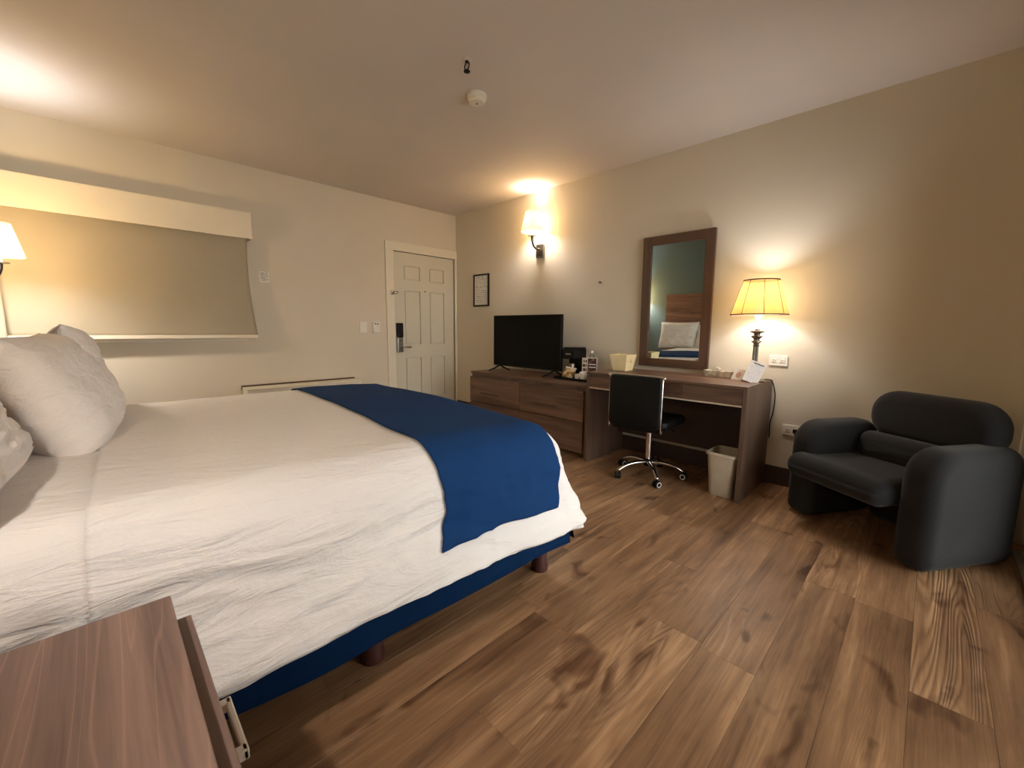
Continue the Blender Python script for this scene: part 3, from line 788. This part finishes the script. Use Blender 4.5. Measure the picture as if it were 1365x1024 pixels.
for rr, z in ((rr0, 0.0), (rr1, zs1)):
    b = B(); lathe(b, [(rr+0.002, z-0.004), (rr+0.002, z+0.004), (rr-0.003, z+0.004), (rr-0.003, z-0.004)], 64, closed=True); obj('piping', b, m_brown, sh, ang=40)
for k in range(8):
    a = k*PI/4+math.radians(-66)
    b = B(); tube(b, [(rr0*math.cos(a), rr0*math.sin(a), 0), (rr1*math.cos(a), rr1*math.sin(a), zs1)], 0.0018, 6); obj('seam', b, m_brown, sh)
b = B(); lathe(b, [(0.012, 0.43), (0.030, 0.47), (0.034, 0.50), (0.022, 0.53), (0.004, 0.54)], 24); obj('bulb', b, m_bulb, t, smooth=True)
for dz, k in ((0.525, 0.22), (0.605, 0.70)): point_light('table_lamp_light', (3.765, -0.225, 0.784+dz), P_TABLE*k, r=0.036)
b = B(); tube(b, spline([(3.80, -0.15, 0.792), (3.835, -0.10, 0.792), (3.856, -0.09, 0.775), (3.875, -0.07, 0.68), (3.868, -0.05, 0.55), (3.850, -0.03, 0.47), (3.85, -0.02, 0.35)], 8), 0.0038, 8)
tag(obj('lamp_cord', b, m_black), 'black lamp cord hanging down behind the right end of the desk', 'cord')

# ------------------------------------------------------------------ things on the desk
def marble():
    m = NT('grey_marble_print'); v = m.coords(); n = m.noise(v, 22, 4, 0.6, 0.3)
    m.set(Base_Color=m.ramp(n, [(0.35, lin(120, 108, 92)), (0.5, lin(178, 165, 145)), (0.65, lin(216, 205, 186))]), Roughness=0.5); return m.m
t = thing('tissue_box', 'flat marble-patterned tissue box with tissue out, below the mirror', 'tissue box', (3.515, -0.105, 0.784))
obj('carton', bx(-0.125, 0.115, -0.055, 0.055, 0, 0.050, 0.003), marble(), t)
def tissue(cx, w, h, s):
    b = B()
    quadgrid(b, lambda u, v: (cx+(u-0.5)*w*(1-0.75*v)+0.01*math.sin(v*4+s), 0.012*math.sin(u*7+s)*(1-v)-0.01*v, 0.050+h*v*(1-0.25*abs(u-0.5))), 14, 8)
    bmesh.ops.solidify(b, geom=list(b.faces), thickness=0.001); return b
obj('tissue', tissue(-0.045, 0.085, 0.034, 0.0), m_paper, t, smooth=True); obj('tissue', tissue(0.055, 0.11, 0.014, 2.0), m_paper, t, smooth=True)

t = thing('no_smoking_sign', 'small folded white no-smoking tent card at the desk end', 'sign', (3.675, -0.205, 0.784), math.radians(-34))
b = B()
for s in (-1, 1):
    vs = [(-0.055, s*0.036, 0), (0.055, s*0.036, 0), (0.055, s*0.002, 0.075), (-0.055, s*0.002, 0.075)]
    f = b.faces.new([b.verts.new(p) for p in vs])
bmesh.ops.remove_doubles(b, verts=b.verts, dist=0.0)
bmesh.ops.solidify(b, geom=list(b.faces), thickness=0.0012)
obj('card', b, m_paper, t)
m_red = plain('red_print', (0.62, 0.05, 0.05, 1), 0.6)
b = B(); lathe(b, [(0.020, -0.0004), (0.020, 0.0004), (0.0165, 0.0004), (0.0165, -0.0004)], 32, closed=True)
box(b, -0.0175, 0.0175, -0.0016, 0.0016, -0.0004, 0.0004)
for v in b.verts:
    pass
sym = obj('prohibition_ring', b, m_red, t, loc=(0.004, -0.0205, 0.0385), rot=(math.radians(65.6), math.radians(0), 0))
b = B(); box(b, -0.012, 0.009, -0.0014, 0.0014, 0, 0.0003); box(b, 0.010, 0.0125, -0.0014, 0.0014, 0, 0.0003)
obj('cigarette_symbol', b, m_black, t, loc=(0.004, -0.0203, 0.0385), rot=(math.radians(65.6), 0, 0))

m_card = print_mat('card_print', (0.88, 0.87, 0.88, 1), (0.62, 0.62, 0.68, 1), rows=13, cols=1.6, axes='XZ', fill=0.4, size=(0.10, 0.150))
t = thing('info_card', 'white printed card leaning against the lamp base', 'card', (3.768, -0.318, 0.787), rot=(math.radians(-14), math.radians(20), math.radians(14)))
obj('page', bx(-0.050, 0.050, -0.001, 0.0, 0.0, 0.150), m_card, t)
obj('heading', bx(-0.030, 0.036, -0.0016, -0.0009, 0.132, 0.138), m_dknick, t)

t = thing('ice_bucket', 'cream tapered square ice bucket on the left of the desk', 'bucket', (2.725, -0.24, 0.784))
b = B(); 
def sq(s, z): return [b.verts.new((x*s, y*s, z)) for x, y in ((-1, -1), (1, -1), (1, 1), (-1, 1))]
r = [sq(0.062, 0), sq(0.085, 0.140), sq(0.079, 0.140), sq(0.057, 0.008)]
b.faces.new(r[0][::-1]); b.faces.new(r[3])
for p, q in zip(r, r[1:]):
    for i in range(4): b.faces.new((p[i], p[(i+1) % 4], q[(i+1) % 4], q[i]))
obj('body', b, m_cream, t)
b = B(); box(b, -0.014, 0.014, -0.0006, 0.0006, -0.016, -0.004); box(b, -0.02, 0.02, -0.0006, 0.0006, 0.004, 0.008); box(b, -0.014, 0.014, -0.0006, 0.0006, 0.013, 0.017)
obj('printed_mark', b, plain('tan_print', lin(190, 172, 130), 0.6), t, loc=(0.078, 0.0, 0.09), rot=(math.radians(0), math.radians(9.5), PI/2))

# ================================================================== TELEVISION
t = thing('television', 'flat black television standing on the dresser', 'television', (1.595, -0.30, 0.662), math.radians(0))
obj('screen', bx(-0.488, 0.488, -0.016, 0.020, 0.062, 0.622, 0.004), m_black, t)
obj('display', bx(-0.480, 0.480, -0.0175, -0.0155, 0.078, 0.614), m_screen, t)
obj('rear_housing', bx(-0.34, 0.34, 0.020, 0.062, 0.10, 0.42, 0.015), m_black, t)
for x in (-0.40, 0.40):
    b = B()
    for dy, dx in ((-0.115, -0.06), (0.10, 0.06)):
        tube(b, [(x, 0, 0.068), (x+dx*0.25, dy*0.5, 0.035), (x+dx, dy, 0.006)], [0.011, 0.010, 0.007], 8)
    obj('foot', b, m_black, t, smooth=True)
b = B(); lathe(b, [(0.004, 0), (0.004, 0.02)], 8, (0, -0.01, 0.045)); obj('sensor', b, m_black, t)

# ================================================================== COFFEE TRAY
t = thing('serving_tray', 'flat black tray at the right end of the dresser', 'tray', (2.315, -0.275, 0.662))
b = B(); box(b, -0.235, 0.235, -0.14, 0.14, 0, 0.006)
for a in ((-0.235, 0.235, -0.14, -0.13), (-0.235, 0.235, 0.13, 0.14), (-0.235, -0.225, -0.13, 0.13), (0.225, 0.235, -0.13, 0.13)): box(b, *a, 0.006, 0.024, 0.002)
obj('tray_body', b, m_black, t)
ZT = 0.668
t = thing('coffee_maker', 'small black coffee maker beside the television', 'coffee maker', (2.175, -0.205, ZT))
obj('base', bx(-0.075, 0.075, -0.11, 0.09, 0, 0.035, 0.008), m_black, t)
obj('water_tank', bx(-0.075, 0.075, 0.0, 0.09, 0.035, 0.285, 0.012), m_black, t)
obj('brew_head', bx(-0.075, 0.075, -0.11, 0.02, 0.185, 0.285, 0.012), m_black, t)
obj('lid', bx(-0.070, 0.070, -0.105, 0.085, 0.285, 0.297, 0.005), m_black, t)
obj('badge', bx(-0.03, 0.03, -0.112, -0.109, 0.228, 0.240), m_nickel, t)
b = B(); lathe(b, [(0.034, 0.036), (0.042, 0.06), (0.042, 0.12), (0.036, 0.14), (0.033, 0.14), (0.038, 0.12), (0.038, 0.06), (0.03, 0.04)], 28, (0.0, -0.05, 0)); obj('carafe', b, m_dknick, t, ang=40)
# coffee packet
t = thing('coffee_packet', 'gold and cream coffee packet leaning on the tray', 'packet', (2.205, -0.365, ZT+0.012), rot=(math.radians(-34), math.radians(8), math.radians(10)))
b = B()
def pk(u, v, s): 
    a, c = 2*u-1, 2*v-1
    return (a*0.058, s*0.014*(1-a*a)**0.5*(1-c*c)**0.5, v*0.105)
quadgrid(b, lambda u, v: pk(u, v, -1), 12, 12); quadgrid(b, lambda u, v: pk(u, v, 1), 12, 12); bmesh.ops.remove_doubles(b, verts=b.verts, dist=0.0003)
g = NT('foil_packet'); n = g.noise(g.coords(), 30, 3); g.set(Base_Color=g.ramp(n, [(0.42, lin(150, 112, 62)), (0.5, lin(206, 184, 140)), (0.6, lin(232, 220, 190))]), Roughness=0.3, Metallic=0.3)
obj('pouch', b, g.m, t, smooth=True)
obj('crimp', bx(-0.058, 0.058, -0.001, 0.001, 0.103, 0.114), m_paper, t)
# condiment box and cups
t = thing('condiment_box', 'small white condiment box on the tray in front of the cards', 'box', (2.365, -0.355, ZT))
obj('body', bx(-0.055, 0.055, -0.03, 0.03, 0, 0.058, 0.003), m_paper, t)
b = B(); box(b, -0.006, 0.008, -0.0305, -0.0300, 0.016, 0.034); obj('printed_mark', b, plain('green_grey_print', lin(120, 128, 110), 0.6), t)
b = B(); lathe(b, [(0.022, 0.0), (0.030, 0.016), (0.012, 0.026), (0.004, 0.030)], 20)
tag(obj('sugar_sachet', b, m_paper, smooth=True, loc=(2.375, -0.352, ZT+0.058)), 'crumpled white sachet on top of the white condiment box', 'sachet')
t = thing('water_bottle', 'clear water bottle with white cap behind the cards', 'bottle', (2.372, -0.205, ZT))
b = B(); lathe(b, [(0.028, 0), (0.031, 0.01), (0.031, 0.17), (0.028, 0.20), (0.013, 0.235), (0.012, 0.25)], 24); obj('body', b, m_glass, t, smooth=True, ang=60)
b = B(); lathe(b, [(0.0315, 0.08), (0.0315, 0.16)], 24, cap=False); obj('wrap', b, m_paper, t, smooth=True)
b = B(); lathe(b, [(0.015, 0.248), (0.015, 0.268), (0.013, 0.270)], 20); obj('cap', b, m_white, t, ang=40)
# cards
m_menu = print_mat('menu_print', (0.80, 0.78, 0.74, 1), (0.10, 0.06, 0.05, 1), rows=5, cols=0.7, axes='XZ', fill=0.6, size=(0.06, 0.20))
t = thing('menu_card', 'narrow white card with dark pictures, left of the red one', 'card', (2.338, -0.262, ZT), math.radians(14))
obj('card', bx(-0.030, 0.030, 0, 0.003, 0, 0.205), m_menu, t)
t = thing('menu_card', 'dark red printed card with white border beside the bottle', 'card', (2.432, -0.285, ZT), math.radians(14))
obj('card', bx(-0.048, 0.048, 0, 0.003, 0, 0.212), m_paper, t)
m_dr = NT('dark_red_photo_print'); n = m_dr.noise(m_dr.coords(), 45, 2); m_dr.set(Base_Color=m_dr.ramp(n, [(0.45, lin(52, 24, 20)), (0.6, lin(110, 66, 50)), (0.72, lin(170, 140, 120))]), Roughness=0.4)
obj('picture', bx(-0.042, 0.042, -0.0006, 0, 0.075, 0.205), m_dr.m, t)
for z in (0.118, 0.145): obj('title', bx(-0.030, 0.034, -0.001, -0.0005, z, z+0.008), m_paper, t)
obj('footer', bx(-0.042, 0.042, -0.0006, 0, 0.008, 0.070), plain('grey_print', lin(120, 108, 104), 0.5), t)

# ================================================================== OFFICE CHAIR
t = thing('office_chair', 'black leatherette office chair with chrome star base at the desk', 'office chair', (3.155, -0.53, 0), math.radians(3))
def star_leg(a):
    b = B(); pts = spline([(0.02, 0, 0.115), (0.12, 0, 0.112), (0.20, 0, 0.095), (0.262, 0, 0.062)], 6)
    tube(b, pts, [0.021-0.008*i/(len(pts)-1) for i in range(len(pts))], 10, flat=0.7)
    bmesh.ops.rotate(b, verts=b.verts, matrix=Matrix.Rotation(a, 3, 'Z')); return b
for k in range(5):
    a = math.radians(-120-3+72*k)
    l = obj('star_leg', star_leg(a), m_chrome, t, smooth=True)
    cx, cy = 0.262*math.cos(a), 0.262*math.sin(a)
    ca = a+1.1+k*0.9
    b = B()
    for s in (-1, 1):
        c = Vector((cx+s*0.014*math.cos(ca+PI/2), cy+s*0.014*math.sin(ca+PI/2), 0.027))
        ax = Vector((math.cos(ca+PI/2), math.sin(ca+PI/2), 0))
        tube(b, [c-ax*0.009, c-ax*0.007, c+ax*0.007, c+ax*0.009], [0.020, 0.027, 0.027, 0.020], 20)
    wh = obj('caster', b, m_black, l, smooth=True, ang=40)
    for s in (-1, 1):
        b = B()
        c = Vector((cx+s*0.014*math.cos(ca+PI/2), cy+s*0.014*math.sin(ca+PI/2), 0.027)); ax = Vector((math.cos(ca+PI/2), math.sin(ca+PI/2), 0))*s
        u = Vector((0, 0, 1)); v = ax.cross(u).normalized()
        o_ = [b.verts.new(c+ax*0.0098+(u*math.cos(2*PI*i/24)+v*math.sin(2*PI*i/24))*0.020) for i in range(24)]
        i_ = [b.verts.new(c+ax*0.0098+(u*math.cos(2*PI*i/24)+v*math.sin(2*PI*i/24))*0.0145) for i in range(24)]
        for i in range(24): b.faces.new((o_[i], o_[(i+1) % 24], i_[(i+1) % 24], i_[i]))
        obj('caster_ring', b, m_white, l)
b = B(); lathe(b, [(0.034, 0.085), (0.036, 0.10), (0.034, 0.135), (0.026, 0.14)], 24); obj('hub', b, m_black, t, ang=40)
b = B(); lathe(b, [(0.024, 0.13), (0.024, 0.37)], 24); lathe(b, [(0.017, 0.37), (0.017, 0.405)], 20); obj('gas_column', b, m_chrome, t, smooth=True, ang=40)
b = B(); box(b, -0.09, 0.09, -0.10, 0.10, 0.40, 0.42, 0.004); tube(b, [(0.05, 0, 0.405), (0.17, 0.0, 0.400), (0.20, 0, 0.385)], [0.006, 0.006, 0.012], 8); obj('tilt_mechanism', b, m_black, t)
b = B(); slab(b, -0.205, 0.205, -0.20, 0.22, (0.06,)*4, 0.42, 0.485, 0.026, 'XY', crown=0.01); obj('seat', b, m_leather, t, smooth=True)
b = B(); slab(b, -0.200, 0.200, 0.440, 0.815, (0.035,)*4, -0.305, -0.265, 0.018, 'XZ', crown=0.012); obj('backrest', b, m_leather, t, smooth=True)
for s in (-1, 1):
    b = B(); pts = spline([(s*0.199, -0.280, 0.80), (s*0.200, -0.282, 0.62), (s*0.199, -0.280, 0.44), (s*0.195, -0.235, 0.425), (s*0.15, -0.06, 0.415)], 8)
    tube(b, pts, 0.0065, 10, flat=1.6); obj('side_frame', b, m_chrome, t, smooth=True)
b = B(); tube(b, spline([(-0.199, -0.285, 0.80), (-0.18, -0.285, 0.817), (0.18, -0.285, 0.817), (0.199, -0.285, 0.80)], 10), 0.007, 8); obj('top_rail', b, m_chrome, t, smooth=True)
b = B(); slab(b, -0.19, 0.19, 0.41, 0.49, (0.03,)*4, -0.275, -0.235, 0.015, 'XZ'); obj('lower_pad', b, m_leather, t, smooth=True)

# ================================================================== WASTE BIN
t = thing('waste_bin', 'grey-beige plastic waste bin under the right end of the desk', 'bin', (3.705, -0.475, 0))
def ringr(bm, hx, hy, r, z): return [bm.verts.new((a, c, z)) for a, c in rrect(-hx, hx, -hy, hy, (r,)*4, 5)]
b = B(); rs = [ringr(b, 0.072, 0.085, 0.03, 0.0), ringr(b, 0.076, 0.089, 0.03, 0.006), ringr(b, 0.094, 0.118, 0.035, 0.300), ringr(b, 0.090, 0.114, 0.033, 0.300), ringr(b, 0.072, 0.084, 0.03, 0.008)]
n = len(rs[0])
for p, q in zip(rs, rs[1:]):
    for i in range(n): b.faces.new((p[i], p[(i+1) % n], q[(i+1) % n], q[i]))
b.faces.new(rs[0][::-1]); b.faces.new(rs[-1])
obj('body', b, m_bin, t, smooth=True, ang=40)
b = B(); rs = [ringr(b, 0.095, 0.119, 0.036, 0.288), ringr(b, 0.104, 0.128, 0.042, 0.292), ringr(b, 0.104, 0.128, 0.042, 0.306), ringr(b, 0.092, 0.116, 0.036, 0.310), ringr(b, 0.089, 0.113, 0.033, 0.300)]
for p, q in zip(rs, rs[1:]):
    for i in range(n): b.faces.new((p[i], p[(i+1) % n], q[(i+1) % n], q[i]))
obj('rim', b, m_bin, t, smooth=True, ang=40)

# ================================================================== ARMCHAIR
AA = math.atan2(-0.55, 0.833)
t = thing('armchair', 'chunky charcoal upholstered armchair with rounded slab arms and pill backrest', 'armchair', (4.392, -0.672, 0), AA)
HW = 0.40
for s in (-1, 1):
    w0, w1 = (s*HW, s*(HW-0.17)) if s < 0 else (HW-0.17, HW)
    b = B(); slab(b, 0.0, 0.52 if s < 0 else 0.575, 0.006, 0.60, (0.055, 0.06, 0.11, 0.15), w0, w1, 0.062, 'YZ', 8, 0.006)
    obj('arm', b, m_grey, t, smooth=True)
b = B(); slab(b, -0.095, 0.50, 0.262, 0.41, (0.074, 0.06, 0.06, 0.074), -0.335, 0.232, 0.06, 'YZ', 8, 0.01)
obj('seat', b, m_grey, t, smooth=True)
b = B(); slab(b, -0.262, 0.350, 0.52, 0.80, (0.12, 0.12, 0.135, 0.135), 0.40, 0.56, 0.07, 'XZ', 8, 0.008)
obj('backrest', b, m_grey, t, smooth=True)
b = B(); slab(b, -0.225, 0.225, 0.385, 0.555, (0.05,)*4, 0.30, 0.42, 0.055, 'XZ', 8, 0.01)
obj('lumbar_bolster', b, m_grey, t, smooth=True)
b = B(); slab(b, -0.22, 0.22, 0.005, 0.60, (0.06,)*4, 0.44, 0.54, 0.03, 'XZ', 4)  # carried down to the floor to keep the space under the seat dark
obj('rear_panel', b, m_grey, t, smooth=True)
